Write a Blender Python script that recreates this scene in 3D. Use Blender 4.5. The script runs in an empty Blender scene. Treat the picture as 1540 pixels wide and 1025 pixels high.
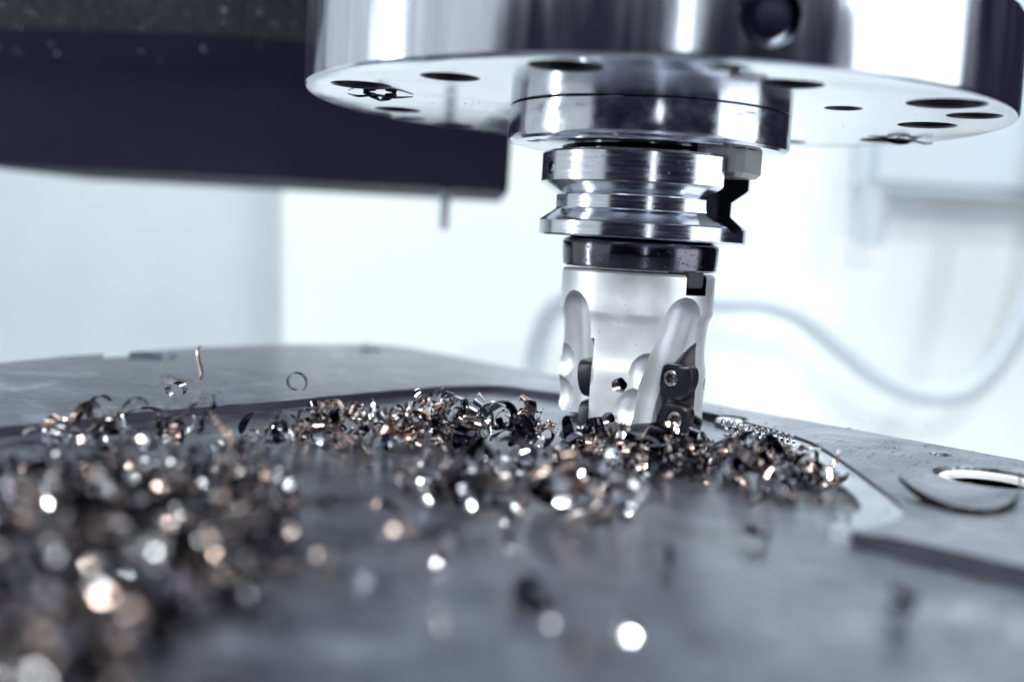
import bpy, bmesh, math, random
from mathutils import Vector, Matrix, noise

S = 0.001                       # all helper dimensions are millimetres
R_ = math.radians
scene = bpy.context.scene
col = scene.collection

# ---------------------------------------------------------------- camera
cam_d = bpy.data.cameras.new('camera')
cam = bpy.data.objects.new('camera', cam_d)
col.objects.link(cam)
scene.camera = cam
CAM = Vector((0, -350, 54.6))
yaw, pitch, roll = R_(6.17), R_(5.076), R_(3.34)
fw = Vector((-math.sin(yaw) * math.cos(pitch), math.cos(yaw) * math.cos(pitch), -math.sin(pitch)))
rt = Vector((math.cos(yaw), math.sin(yaw), 0))
up = rt.cross(fw)
cr = rt * math.cos(roll) + up * math.sin(roll)
cu = up * math.cos(roll) - rt * math.sin(roll)
m = Matrix((cr, cu, -fw)).transposed().to_4x4()
m.translation = CAM * S
cam.matrix_world = m
cam_d.sensor_width = 36
cam_d.lens = 1699 / 1540 * 36
cam_d.clip_start = 0.01
cam_d.clip_end = 50
cam_d.dof.use_dof = True
cam_d.dof.focus_distance = 0.322
cam_d.dof.aperture_fstop = 5.5

# ---------------------------------------------------------------- world and lamps
w = bpy.data.worlds.new('World')
scene.world = w
w.use_nodes = True
w.node_tree.nodes['Background'].inputs[0].default_value = (0.55, 0.48, 1.0, 1)
w.node_tree.nodes['Background'].inputs[1].default_value = 0.035


def lamp(name, loc, target, sx, sy, L, color=(0.90, 0.97, 1.0)):
    d = bpy.data.lights.new(name, 'AREA')
    d.shape = 'RECTANGLE'
    d.size, d.size_y = sx * S, sy * S
    d.energy = L * math.pi * sx * sy * S * S
    d.color = color
    o = bpy.data.objects.new(name, d)
    col.objects.link(o)
    o.location = Vector(loc) * S
    o.rotation_euler = (Vector(target) - Vector(loc)).to_track_quat('-Z', 'Y').to_euler()
    return o


lamp('right_panel_lamp', (640, -205, 150), (0, -70, 70), 480, 520, 2.6)
lamp('left_strip_lamp', (-640, -115, 160), (0, 0, 70), 62, 560, 15.0)
lamp('left_panel_lamp', (-660, -130, 170), (0, -40, 60), 1000, 520, 0.75)
lamp('back_wall_fill', (-60, 330, 620), (-80, 560, 20), 1500, 330, 6.9)  # added fill from above to brighten the back walls
lamp('front_strip_lamp', (110, -800, 230), (0, 0, 60), 40, 420, 5.5)
lamp('front_fill_bar', (-20, -580, 400), (0, -60, 10), 620, 26, 22.0)  # unseen bar added to fill the cutter front and spark chip glints
lamp('right_glint_bar', (430, -330, 420), (0, -80, 0), 26, 420, 50.0)  # second unseen strip, added for glints on the chips
lamp('left_glint_lamp', (-300, -420, 360), (0, -60, 0), 38, 38, 620.0)  # small intense source added to make blur discs on near chips
lamp('front_glint_lamp', (130, -600, 430), (-20, -100, 0), 34, 34, 700.0)  # another compact source, added so more chips glint
lamp('right_glint_lamp', (560, -120, 430), (0, -100, 0), 42, 42, 330.0)  # added high on the right for further chip sparkle

scene.view_settings.view_transform = 'Standard'
scene.view_settings.look = 'None'
scene.view_settings.exposure = 0.0
scene.view_settings.gamma = 1.0
scene.render.engine = 'CYCLES'
scene.cycles.use_denoising = True
scene.cycles.max_bounces = 8
scene.cycles.sample_clamp_indirect = 8.0
scene.cycles.caustics_reflective = False
scene.cycles.caustics_refractive = False

# ---------------------------------------------------------------- materials
def new_mat(name):
    mt = bpy.data.materials.new(name)
    mt.use_nodes = True
    nt = mt.node_tree
    return mt, nt, nt.nodes['Principled BSDF']


def N(nt, kind, **kw):
    n = nt.nodes.new(kind)
    for k, v in kw.items():
        if k.startswith('i_'):
            n.inputs[k[2:].replace('_', ' ')].default_value = v
        else:
            setattr(n, k, v)
    return n


def coords(nt, scale=(1, 1, 1), loc=(0, 0, 0)):
    """object coordinates in millimetres"""
    tc = N(nt, 'ShaderNodeTexCoord')
    mp = N(nt, 'ShaderNodeMapping')
    mp.inputs['Scale'].default_value = [1000 * s for s in scale]
    mp.inputs['Location'].default_value = loc
    nt.links.new(tc.outputs['Object'], mp.inputs['Vector'])
    return mp.outputs[0]


def ramp(nt, fac, stops):
    r = N(nt, 'ShaderNodeValToRGB')
    e = r.color_ramp.elements
    while len(e) < len(stops):
        e.new(0.5)
    for k, (p, c) in enumerate(stops):
        e[k].position = p
        e[k].color = (*c, 1) if len(c) == 3 else c
    nt.links.new(fac, r.inputs[0])
    return r.outputs[0]


def g(v):
    return (v, v, v)


def metal(name, base, rough, metallic=1.0, rvar=0.06, rscale=(0.15, 0.15, 0.15), bump=0.0, bscale=(1, 1, 1), bdist=0.02,
          cvar=0.12, detail=4, speck=None):
    mt, nt, b = new_mat(name)
    b.inputs['Metallic'].default_value = metallic
    n1 = N(nt, 'ShaderNodeTexNoise', i_Scale=1.0, i_Detail=5.0)
    nt.links.new(coords(nt, rscale), n1.inputs['Vector'])
    rr = ramp(nt, n1.outputs['Fac'], [(0.3, g(max(0.02, rough - rvar))), (0.7, g(rough + rvar))])
    nt.links.new(rr, b.inputs['Roughness'])
    lo = tuple(c * (1 - cvar) for c in base)
    hi = tuple(min(1, c * (1 + cvar * 0.6)) for c in base)
    cc = ramp(nt, n1.outputs['Fac'], [(0.25, lo), (0.75, hi)])
    if speck:
        vs = N(nt, 'ShaderNodeTexNoise', i_Scale=speck[0], i_Detail=2.0)
        nt.links.new(coords(nt), vs.inputs['Vector'])
        big = N(nt, 'ShaderNodeTexNoise', i_Scale=speck[2], i_Detail=1.0)
        nt.links.new(coords(nt), big.inputs['Vector'])
        mu = N(nt, 'ShaderNodeMath', operation='MULTIPLY')
        f1 = ramp(nt, vs.outputs['Fac'], [(speck[1], g(0)), (speck[1] + 0.03, g(1))])
        f2 = ramp(nt, big.outputs['Fac'], [(0.5, g(0)), (0.58, g(1))])
        nt.links.new(f1, mu.inputs[0])
        nt.links.new(f2, mu.inputs[1])
        mx = N(nt, 'ShaderNodeMix', data_type='RGBA')
        nt.links.new(mu.outputs[0], mx.inputs[0])
        nt.links.new(cc, mx.inputs[6])
        mx.inputs[7].default_value = (0.08, 0.07, 0.09, 1)
        cc = mx.outputs[2]
    nt.links.new(cc, b.inputs['Base Color'])
    if bump:
        n2 = N(nt, 'ShaderNodeTexNoise', i_Scale=1.0, i_Detail=float(detail))
        nt.links.new(coords(nt, bscale), n2.inputs['Vector'])
        bp = N(nt, 'ShaderNodeBump', i_Strength=bump, i_Distance=bdist * S)
        nt.links.new(n2.outputs['Fac'], bp.inputs['Height'])
        nt.links.new(bp.outputs[0], b.inputs['Normal'])
    return mt


M = {}
M['flange_side'] = metal('polished_flange_steel', (0.64, 0.67, 0.74), 0.145, rvar=0.05, rscale=(0.25, 0.25, 0.02), bump=0.25,
                         bscale=(0.08, 0.08, 0.03), bdist=0.25, detail=3)
M['flange_under'] = metal('ground_flange_face', (0.70, 0.74, 0.79), 0.13, rvar=0.05, rscale=(0.05, 0.05, 0.05), cvar=0.06, speck=(1.1, 0.66, 0.035))
M['nose'] = metal('nose_ring_steel', (0.62, 0.63, 0.70), 0.15, rvar=0.07, rscale=(0.2, 0.2, 0.2), bump=0.35, bscale=(0.5, 0.5, 0.25),
                  bdist=0.05, speck=(1.6, 0.68, 0.05))
M['holder'] = metal('ground_holder_steel', (0.64, 0.66, 0.72), 0.165, rvar=0.06, rscale=(0.12, 0.12, 1.2), bump=0.5, bscale=(0.05, 0.05, 5.0),
                    bdist=0.02)
M['black_oxide'] = metal('black_oxide_steel', (0.11, 0.105, 0.13), 0.13, metallic=1.0, rvar=0.05, rscale=(0.4, 0.4, 0.4), bump=0.5,
                         bscale=(1.6, 1.6, 1.6), bdist=0.04)
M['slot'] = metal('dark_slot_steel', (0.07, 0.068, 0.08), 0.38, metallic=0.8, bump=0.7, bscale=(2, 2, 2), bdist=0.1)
M['nickel'] = metal('satin_nickel', (0.76, 0.765, 0.785), 0.40, metallic=0.7, rvar=0.03, rscale=(0.3, 0.3, 0.3), bump=0.25, bscale=(0.4, 0.4, 4), bdist=0.015, cvar=0.03, speck=(0.9, 0.72, 0.12))
M['seat'] = metal('shaded_dirty_seat_steel', (0.20, 0.18, 0.19), 0.4, bump=0.3, bscale=(3, 3, 3), bdist=0.03)  # seat shade and dirt put into one darker steel colour
M['insert'] = metal('black_coated_carbide', (0.022, 0.021, 0.026), 0.3, metallic=0.6, bump=0.3, bscale=(3, 3, 3), bdist=0.03)
M['screw'] = metal('screw_steel', (0.34, 0.32, 0.33), 0.24, bump=0.3, bscale=(4, 4, 4), bdist=0.02)
M['dark_hole'] = metal('dark_bore_steel', (0.09, 0.085, 0.11), 0.4, metallic=0.9, bump=0.3, bscale=(1, 1, 1), bdist=0.1)  # bores get a darker steel than the faces around them
M['key'] = metal('drive_key_steel', (0.90, 0.91, 0.93), 0.36, metallic=0.3, rvar=0.05, bump=0.2, bscale=(3, 3, 3), bdist=0.02)
M['white_wall'] = metal('white_enclosure_paint', (0.86, 0.89, 0.90), 0.55, metallic=0.0, cvar=0.03, rscale=(0.01, 0.01, 0.01))
M['grey_wall'] = metal('pale_grey_enclosure_paint', (0.68, 0.74, 0.77), 0.5, metallic=0.0, cvar=0.08, rscale=(0.006, 0.006, 0.006))
M['ledge_paint'] = metal('blue_grey_ledge_paint', (0.52, 0.58, 0.64), 0.5, metallic=0.0, cvar=0.04, rscale=(0.02, 0.02, 0.02))
M['hose'] = metal('pale_hose_rubber', (0.52, 0.57, 0.62), 0.5, metallic=0.0, cvar=0.03)
M['casting'] = metal('oily_dark_casting', (0.006, 0.005, 0.011), 0.36, metallic=0.0, rvar=0.15, rscale=(0.05, 0.05, 0.05), bump=0.9,
                     bscale=(0.22, 0.22, 0.22), bdist=2.5, detail=6)
M['bar'] = metal('dark_painted_bar', (0.006, 0.005, 0.018), 0.65, metallic=0.0, rvar=0.1, rscale=(0.02, 0.02, 0.02), bump=0.2,
                 bscale=(0.3, 0.3, 0.3), bdist=0.4)
for k_ in ('bar', 'casting'):
    M[k_].node_tree.nodes['Principled BSDF'].inputs['Specular IOR Level'].default_value = 0.12 if k_ == 'bar' else 0.3
M['pocket_wall'] = metal('shaded_pocket_wall', (0.07, 0.066, 0.09), 0.45, metallic=0.6, bump=0.4, bscale=(0.6, 0.6, 0.3), bdist=0.2)  # shade on the step walls put into the base colour
M['pin'] = metal('grey_pin', (0.35, 0.38, 0.42), 0.4, metallic=0.6)


def plate_mat():
    mt, nt, b = new_mat('milled_workpiece_steel')
    b.inputs['Metallic'].default_value = 1.0
    b.inputs['Coat Weight'].default_value = 0.45
    b.inputs['Coat Roughness'].default_value = 0.16
    b.inputs['Coat IOR'].default_value = 1.4
    L = nt.links.new
    big = N(nt, 'ShaderNodeTexNoise', i_Scale=1.0, i_Detail=7.0, i_Roughness=0.62, i_Distortion=0.6)
    L(coords(nt, (0.05, 0.05, 0.05)), big.inputs['Vector'])
    fine = N(nt, 'ShaderNodeTexNoise', i_Scale=1.0, i_Detail=4.0)
    L(coords(nt, (0.5, 0.5, 0.5)), fine.inputs['Vector'])
    smear = N(nt, 'ShaderNodeTexNoise', i_Scale=1.0, i_Detail=5.0, i_Roughness=0.6)
    L(coords(nt, (0.05, 0.08, 0.1), (5, 2, 0)), smear.inputs['Vector'])
    c1 = ramp(nt, big.outputs['Fac'], [(0.36, (0.09, 0.09, 0.125)), (0.47, (0.20, 0.205, 0.25)), (0.60, (0.31, 0.32, 0.37)), (0.70, (0.42, 0.43, 0.48))])
    c2 = ramp(nt, smear.outputs['Fac'], [(0.40, (0.74, 0.74, 0.78)), (0.56, (1, 1, 1))])
    mx = N(nt, 'ShaderNodeMix', data_type='RGBA', blend_type='MULTIPLY')
    mx.inputs[0].default_value = 1.0
    L(c1, mx.inputs[6])
    L(c2, mx.inputs[7])
    L(mx.outputs[2], b.inputs['Base Color'])
    ad = N(nt, 'ShaderNodeMath', operation='MULTIPLY_ADD')
    L(fine.outputs['Fac'], ad.inputs[0])
    ad.inputs[1].default_value = 0.35
    L(big.outputs['Fac'], ad.inputs[2])
    L(ramp(nt, ad.outputs[0], [(0.45, g(0.22)), (0.62, g(0.34)), (0.85, g(0.48))]), b.inputs['Roughness'])
    wv = N(nt, 'ShaderNodeTexWave', wave_type='RINGS', rings_direction='Z', i_Scale=0.16, i_Distortion=1.2, i_Detail=2.0)
    L(coords(nt, (1, 1, 1), (300, -120, 0)), wv.inputs['Vector'])
    wv2 = N(nt, 'ShaderNodeTexWave', wave_type='RINGS', rings_direction='Z', i_Scale=0.028, i_Distortion=1.0, i_Detail=1.0)
    L(coords(nt, (1, 1, 1), (-60, 240, 0)), wv2.inputs['Vector'])
    s1 = N(nt, 'ShaderNodeMath', operation='MULTIPLY_ADD')
    L(wv2.outputs['Fac'], s1.inputs[0])
    s1.inputs[1].default_value = 0.25
    L(wv.outputs['Fac'], s1.inputs[2])
    s2 = N(nt, 'ShaderNodeMath', operation='MULTIPLY_ADD')
    L(fine.outputs['Fac'], s2.inputs[0])
    s2.inputs[1].default_value = 2.2
    L(s1.outputs[0], s2.inputs[2])
    prev = s2
    for (sx, sy, rz) in ((2.2, 0.04, 0.5), (0.05, 2.6, 0.25)):        # long fine scratches
        tc = N(nt, 'ShaderNodeTexCoord')
        mp = N(nt, 'ShaderNodeMapping')
        mp.inputs['Scale'].default_value = (1000 * sx, 1000 * sy, 1000)
        mr = N(nt, 'ShaderNodeMapping')
        mr.inputs['Rotation'].default_value = (0, 0, rz)
        L(tc.outputs['Object'], mr.inputs['Vector'])
        L(mr.outputs[0], mp.inputs['Vector'])
        ns = N(nt, 'ShaderNodeTexNoise', i_Scale=1.0, i_Detail=2.0)
        L(mp.outputs[0], ns.inputs['Vector'])
        s3 = N(nt, 'ShaderNodeMath', operation='MULTIPLY_ADD')
        L(ramp(nt, ns.outputs['Fac'], [(0.30, g(0)), (0.36, g(1))]), s3.inputs[0])
        s3.inputs[1].default_value = 0.7
        L(prev.outputs[0], s3.inputs[2])
        prev = s3
    bp = N(nt, 'ShaderNodeBump', i_Strength=0.7, i_Distance=0.06 * S)
    L(prev.outputs[0], bp.inputs['Height'])
    L(bp.outputs[0], b.inputs['Normal'])
    L(bp.outputs[0], b.inputs['Coat Normal'])
    return mt


M['plate'] = plate_mat()
M['fresh_cut'] = metal('fresh_cut_steel', (0.66, 0.68, 0.72), 0.34, rvar=0.06, rscale=(0.2, 0.2, 0.2), bump=0.3, bscale=(1, 1, 1), bdist=0.03, cvar=0.1)


def chip_mat(name, stops, rough):
    mt, nt, b = new_mat(name)
    L = nt.links.new
    b.inputs['Metallic'].default_value = 1.0
    ob = N(nt, 'ShaderNodeObjectInfo')
    gm = N(nt, 'ShaderNodeNewGeometry')
    s = N(nt, 'ShaderNodeMath', operation='ADD')
    L(ob.outputs['Random'], s.inputs[0])
    L(gm.outputs['Random Per Island'], s.inputs[1])
    n = N(nt, 'ShaderNodeTexNoise', i_Scale=0.35, i_Detail=3.0)
    L(coords(nt), n.inputs['Vector'])
    t = N(nt, 'ShaderNodeMath', operation='ADD')
    L(s.outputs[0], t.inputs[0])
    L(n.outputs['Fac'], t.inputs[1])
    pp = N(nt, 'ShaderNodeMath', operation='PINGPONG')
    L(t.outputs[0], pp.inputs[0])
    pp.inputs[1].default_value = 1.0
    L(ramp(nt, pp.outputs[0], stops), b.inputs['Base Color'])
    L(ramp(nt, n.outputs['Fac'], [(0.3, g(rough - 0.04)), (0.7, g(rough + 0.1))]), b.inputs['Roughness'])
    n2 = N(nt, 'ShaderNodeTexNoise', i_Scale=2.0, i_Detail=2.0)
    L(coords(nt), n2.inputs['Vector'])
    bp = N(nt, 'ShaderNodeBump', i_Strength=0.14, i_Distance=0.05 * S)
    L(n2.outputs['Fac'], bp.inputs['Height'])
    L(bp.outputs[0], b.inputs['Normal'])
    return mt


CHIP_MATS = {
    'steel grey': chip_mat('chip_steel_grey', [(0, (0.40, 0.40, 0.42)), (1, (0.66, 0.65, 0.65))], 0.065),
    'coppery': chip_mat('chip_coppery', [(0, (0.36, 0.26, 0.22)), (0.6, (0.56, 0.43, 0.37)), (1, (0.70, 0.61, 0.57))], 0.085),
    'dark bronze': chip_mat('chip_dark_bronze', [(0, (0.09, 0.08, 0.085)), (1, (0.27, 0.22, 0.20))], 0.1),
    'near-black': chip_mat('chip_near_black', [(0, (0.014, 0.013, 0.02)), (1, (0.055, 0.05, 0.06))], 0.11),
}
M['chip_mix'] = chip_mat('chip_mixed', [(0, (0.04, 0.038, 0.05)), (0.3, (0.16, 0.15, 0.165)), (0.5, (0.52, 0.41, 0.35)), (0.66, (0.60, 0.58, 0.58)), (0.8, (0.20, 0.17, 0.17)), (1, (0.06, 0.055, 0.065))], 0.09)


def drop_mat():
    mt, nt, b = new_mat('coolant_drop')
    b.inputs['Base Color'].default_value = (0.85, 0.88, 0.9, 1)
    b.inputs['Roughness'].default_value = 0.03
    b.inputs['IOR'].default_value = 1.35
    b.inputs['Transmission Weight'].default_value = 1.0
    return mt


M['drop'] = drop_mat()
mo, nto, bo = new_mat('oil_drop')
bo.inputs['Base Color'].default_value = (0.03, 0.03, 0.035, 1)
bo.inputs['Roughness'].default_value = 0.05
bo.inputs['Coat Weight'].default_value = 1.0
M['oil'] = mo

# ---------------------------------------------------------------- mesh helpers (millimetres in, metres out)
def mesh_from(verts, faces, name='m'):
    me = bpy.data.meshes.new(name)
    me.from_pydata([tuple(c * S for c in v) for v in verts], [], faces)
    bm = bmesh.new()
    bm.from_mesh(me)
    bmesh.ops.recalc_face_normals(bm, faces=bm.faces)
    bm.to_mesh(me)
    bm.free()
    return me


def finish(me, angle=30):
    me.shade_smooth()
    me.set_sharp_from_angle(angle=R_(angle))


def obj(name, me, mat, parent=None, angle=30):
    o = bpy.data.objects.new(name, me)
    col.objects.link(o)
    if mat is not None and not me.materials:
        me.materials.append(mat)
    finish(me, angle)
    if parent is not None:
        o.parent = parent
    return o


def thing(name, label, cat, loc=(0, 0, 0), group=None):
    o = bpy.data.objects.new(name, None)
    col.objects.link(o)
    o.location = Vector(loc) * S
    o.empty_display_size = 0.01
    tag(o, label, cat, group)
    return o


def tag(o, label=None, cat=None, group=None, kind=None):
    if label:
        o['label'] = label
    if cat:
        o['category'] = cat
    if group:
        o['group'] = group
    if kind:
        o['kind'] = kind
    return o


def lathe(prof, seg=160, closed=True):
    """prof: (r, z) list bottom to top around Z; r=0 ends are poles"""
    vs, fs, rings = [], [], []
    for r, z in prof:
        if r < 1e-6:
            rings.append([len(vs)])
            vs.append((0, 0, z))
        else:
            rings.append(list(range(len(vs), len(vs) + seg)))
            vs += [(r * math.cos(2 * math.pi * k / seg), r * math.sin(2 * math.pi * k / seg), z) for k in range(seg)]
    for a, b in zip(rings, rings[1:]):
        for k in range(seg):
            k2 = (k + 1) % seg
            if len(a) == 1:
                fs.append((a[0], b[k], b[k2]))
            elif len(b) == 1:
                fs.append((a[k], a[k2], b[0]))
            else:
                fs.append((a[k], a[k2], b[k2], b[k]))
    if closed:
        if len(rings[0]) > 1:
            fs.append(tuple(rings[0]))
        if len(rings[-1]) > 1:
            fs.append(tuple(rings[-1]))
    return vs, fs


def prism(poly, z0, z1, ch=0.0):
    """extrude a 2D polygon along z, with an optional chamfer at the top"""
    n = len(poly)
    rows = [[(x, y, z0) for x, y in poly]]
    if ch:
        ar = sum(poly[i][0] * poly[(i + 1) % n][1] - poly[(i + 1) % n][0] * poly[i][1] for i in range(n))
        sg = 1 if ar > 0 else -1
        rows.append([(x, y, z1 - ch) for x, y in poly])
        ins = []
        for i in range(n):
            a, b, c = Vector(poly[i - 1]), Vector(poly[i]), Vector(poly[(i + 1) % n])
            d1, d2 = (b - a).normalized(), (c - b).normalized()
            nn = Vector((-(d1 + d2).y, (d1 + d2).x)).normalized() * sg
            k = max(0.4, nn.dot(Vector((-d1.y, d1.x)) * sg))
            q = b + nn * ch / k
            ins.append((q.x, q.y, z1))
        rows.append(ins)
    else:
        rows.append([(x, y, z1) for x, y in poly])
    vs = [v for r in rows for v in r]
    fs = [tuple(range(n)), tuple(range((len(rows) - 1) * n, len(rows) * n))]
    for k in range(len(rows) - 1):
        for i in range(n):
            j = (i + 1) % n
            fs.append((k * n + i, k * n + j, (k + 1) * n + j, (k + 1) * n + i))
    return vs, fs


def box(x0, x1, y0, y1, z0, z1, ch=0.0):
    me = mesh_from(*prism([(x0, y0), (x1, y0), (x1, y1), (x0, y1)], z0, z1))
    if ch:
        bm = bmesh.new()
        bm.from_mesh(me)
        bmesh.ops.bevel(bm, geom=bm.edges[:], offset=ch * S, segments=2, affect='EDGES')
        bm.to_mesh(me)
        bm.free()
    return me


def frame(origin, xa, ya, za):
    mm = Matrix((Vector(xa), Vector(ya), Vector(za))).transposed().to_4x4()
    mm.translation = Vector(origin)
    return mm


def xf(vf, mm):
    vs, fs = vf
    return [tuple(mm @ Vector(v)) for v in vs], fs


def cut(me, cutters):
    """boolean difference, applied to the mesh; cutters: (mesh, material or None)"""
    o = bpy.data.objects.new('work', me)
    col.objects.link(o)
    tmp = []
    for cm, mt in cutters:
        if mt is not None:
            cm.materials.append(mt)
        c = bpy.data.objects.new('tool', cm)
        col.objects.link(c)
        tmp.append(c)
        md = o.modifiers.new('b', 'BOOLEAN')
        md.operation = 'DIFFERENCE'
        md.object = c
        md.solver = 'EXACT'
        md.material_mode = 'TRANSFER'
    bpy.context.view_layer.update()
    dg = bpy.context.evaluated_depsgraph_get()
    res = bpy.data.meshes.new_from_object(o.evaluated_get(dg))
    for c in tmp + [o]:
        bpy.data.objects.remove(c)
    return res


def tube(pts, rad, seg=12, caps=True):
    pts = [Vector(p) for p in pts]
    vs, fs = [], []
    t0 = (pts[1] - pts[0]).normalized()
    nrm = t0.orthogonal().normalized()
    for i, p in enumerate(pts):
        t = (pts[min(i + 1, len(pts) - 1)] - pts[max(i - 1, 0)]).normalized()
        nrm = (nrm - t * nrm.dot(t)).normalized()
        b = t.cross(nrm)
        rr = rad[i] if isinstance(rad, (list, tuple)) else rad
        for k in range(seg):
            a = 2 * math.pi * k / seg
            vs.append(tuple(p + (nrm * math.cos(a) + b * math.sin(a)) * rr))
    for i in range(len(pts) - 1):
        for k in range(seg):
            k2 = (k + 1) % seg
            fs.append((i * seg + k, i * seg + k2, (i + 1) * seg + k2, (i + 1) * seg + k))
    if caps:
        fs.append(tuple(range(seg)))
        fs.append(tuple(range((len(pts) - 1) * seg, len(pts) * seg)))
    return vs, fs


def spline(pts, sub=8, closed=False):
    pts = [Vector(p) for p in pts]
    n = len(pts)
    out = []
    rng = range(n if closed else n - 1)
    for i in rng:
        p1, p2 = pts[i], pts[(i + 1) % n]
        p0 = pts[i - 1] if (i > 0 or closed) else p1
        p3 = pts[(i + 2) % n] if (i + 2 < n or closed) else p2
        for k in range(sub):
            t = k / sub
            out.append(0.5 * ((2 * p1) + (p2 - p0) * t + (2 * p0 - 5 * p1 + 4 * p2 - p3) * t * t + (3 * p1 - p0 - 3 * p2 + p3) * t ** 3))
    if not closed:
        out.append(pts[-1])
    return out


def ball(r, loc=(0, 0, 0), seg=24, rings=14, sz=1.0):
    pr = [(r * math.sin(math.pi * k / rings), -r * sz * math.cos(math.pi * k / rings)) for k in range(rings + 1)]
    pr[0] = (0, -r * sz)
    pr[-1] = (0, r * sz)
    vs, fs = lathe(pr, seg)
    return [(x + loc[0], y + loc[1], z + loc[2]) for x, y, z in vs], fs


# ================================================================ SETTING: enclosure behind
o = obj('back_wall', box(-1300, 200, 760, 790, -400, 700), M['grey_wall'])
tag(o, kind='structure')
o = obj('enclosure_panel', mesh_from(*xf(prism([(-261, -400), (350, -400), (350, 700), (-309, 700)], 0, 20), frame((0, 540, 0), (1, 0, 0), (0, 0, 1), (0, -1, 0)))), M['white_wall'])
tag(o, kind='structure')
o = obj('enclosure_floor', box(-1300, 350, -100, 755, -240, -220), M['white_wall'])
tag(o, kind='structure')
o = obj('wall_ledge', box(152, 349, 455, 519, 104, 320, 6), M['ledge_paint'])
tag(o, kind='structure')

hose = thing('coolant_hose', 'pale flexible hose hanging in a wave behind the milling cutter', 'hose')
hp = [(-78, 446, -98), (-70, 442, -45), (-66, 440, -15), (-56, 436, 9), (-29, 433, 26), (16, 433, 28), (53, 433, 21), (84, 433, 22), (112, 433, 14),
      (141, 433, -6), (170, 433, -25), (200, 433, -33), (227, 433, -26), (247, 433, 2), (260, 433, 43), (269, 433, 104), (274, 433, 195), (276, 440, 320)]
obj('hose_sleeve', mesh_from(*tube(spline(hp, 6), 7.6, 16)), M['hose'], hose, 60)

post = thing('hanging_post', 'pale vertical post under the wall ledge behind the cutter', 'post')
obj('post_shaft', mesh_from(*tube([(160, 470, 66), (160, 470, 110)], 10, 20)), M['hose'], post)

# dark machine casting at upper left, behind the flange
cast = thing('machine_casting', 'dark oily machine casting hanging behind the steel flange', 'machine part')
prof = [(196, 78), (236, 77), (330, 77), (330, 330), (168, 330), (160, 300), (150, 200), (156, 168), (172, 142), (190, 128), (196, 118)]
vs, fs = [], []
NX = 90
for i in range(NX + 1):
    x = -346 + (281 * i / NX)
    for k, (y, z) in enumerate(prof):
        d = 0
        if y < 180 and z > 135:
            d = 10 * noise.noise(Vector((x * 0.02, z * 0.03, 1.7)))
        vs.append((x - max(0, y - 196) * 0.16 * i / NX, y + d, z))
n = len(prof)
for i in range(NX):
    for k in range(n):
        k2 = (k + 1) % n
        fs.append((i * n + k, i * n + k2, (i + 1) * n + k2, (i + 1) * n + k))
fs.append(tuple(range(n)))
fs.append(tuple(range(NX * n, NX * n + n)))
me = mesh_from(vs, fs)
me.materials.append(M['bar'])
me.materials.append(M['casting'])
for p in me.polygons:
    if p.center.z > 0.150:
        p.material_index = 1
obj('casting_body', me, None, cast, 40)
obj('stop_pin', mesh_from(*tube([(-99, 215, 58), (-99, 215, 82)], 2.6, 14)), M['pin'], cast)

rnd = random.Random(11)
vs, fs = [], []
for k in range(70):
    x = rnd.uniform(-330, -110)
    z = rnd.uniform(128, 172)
    y = 148 + (26 if z < 140 else 6) * rnd.random()
    v, f = ball(rnd.uniform(0.5, 1.5), (x, y, z), 10, 6)
    fs += [tuple(i + len(vs) for i in q) for q in f]
    vs += v
o = obj('oil_droplets', mesh_from(vs, fs), M['oil'], None, 80)
tag(o, 'tiny glossy oil droplets on the dark machine casting', 'droplets', kind='stuff')

# ================================================================ SETTING: workpiece the cutter stands on
step = [(-330, -420), (-190, -165), (-151.5, -94), (-141, -77), (-129, -55.3), (-107.6, -26), (-93.7, -3), (-77.5, 21.8), (-60, 43), (-45, 50.5), (-27, 43), (0, 34), (24.6, 21.4),
        (37.9, 3.8), (47.9, -13), (53.3, -27.7), (57.1, -57.5), (59.4, -86), (60.2, -98.3), (59, -107), (54.9, -116.5), (48.8, -123.5)]
sp = [tuple(v)[:2] for v in spline([(x, y, 0) for x, y in step[2:]], 5)]
sp = step[:2] + sp + [(44.5, -127.6), (45.2, -128.9), (51.7, -130.2), (71.4, -144.4), (90, -160), (190, -250)]
outer = [(420, -250), (330, -222), (109, -28.3), (27, 45.2), (-52, 114.8), (-96, 157), (-106, 165), (-114, 168.5), (-122, 167), (-132, 160), (-155, 140.7), (-180.3, 103.7),
         (-208, 45), (-216.2, 15.2), (-236, -40), (-420, -420)]
land_poly = sp + outer
plate = thing('workpiece_plate', 'wet grey milled metal plate with a stepped pocket under the cutter', 'workpiece')
me = mesh_from(*prism(land_poly, -0.5, 2.5, 0.25))


def hole_tool(x, y, r, ztop, depth, ch, seg=64):
    return mesh_from(*xf(lathe([(r, ztop - depth), (r, ztop - ch), (r + ch, ztop), (r + ch * 2, ztop + ch)], seg), Matrix.Translation((x, y, 0))))


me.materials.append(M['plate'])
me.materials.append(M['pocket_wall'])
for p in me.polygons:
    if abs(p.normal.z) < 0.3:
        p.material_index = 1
me = cut(me, [(hole_tool(91, -58.5, 12.5, 2.5, 2.4, 1.2), None), (hole_tool(31.8, 11.8, 5.4, 2.5, 2.4, 0.7), None),
              (hole_tool(86.6, -28.8, 2.6, 2.5, 2.0, 0.6), None), (hole_tool(-118.5, 141, 6.5, 2.5, 2.4, 1.0), None),
              (hole_tool(-187, 60, 14, 2.5, 1.6, 0.4), None)])
obj('raised_land', me, None, plate, 25)
ledge = [(36, 14), (48, -2), (56, -20), (61, -55), (63, -86), (64, -100), (63, -110), (58, -119), (50, -126), (46.2, -127.6), (41, -124.5), (44, -117), (50, -106), (52, -95), (51, -80), (47, -50), (43, -25), (36, -6), (27, 9)]
ledge = [(x, y) for x, y in ledge]
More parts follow.
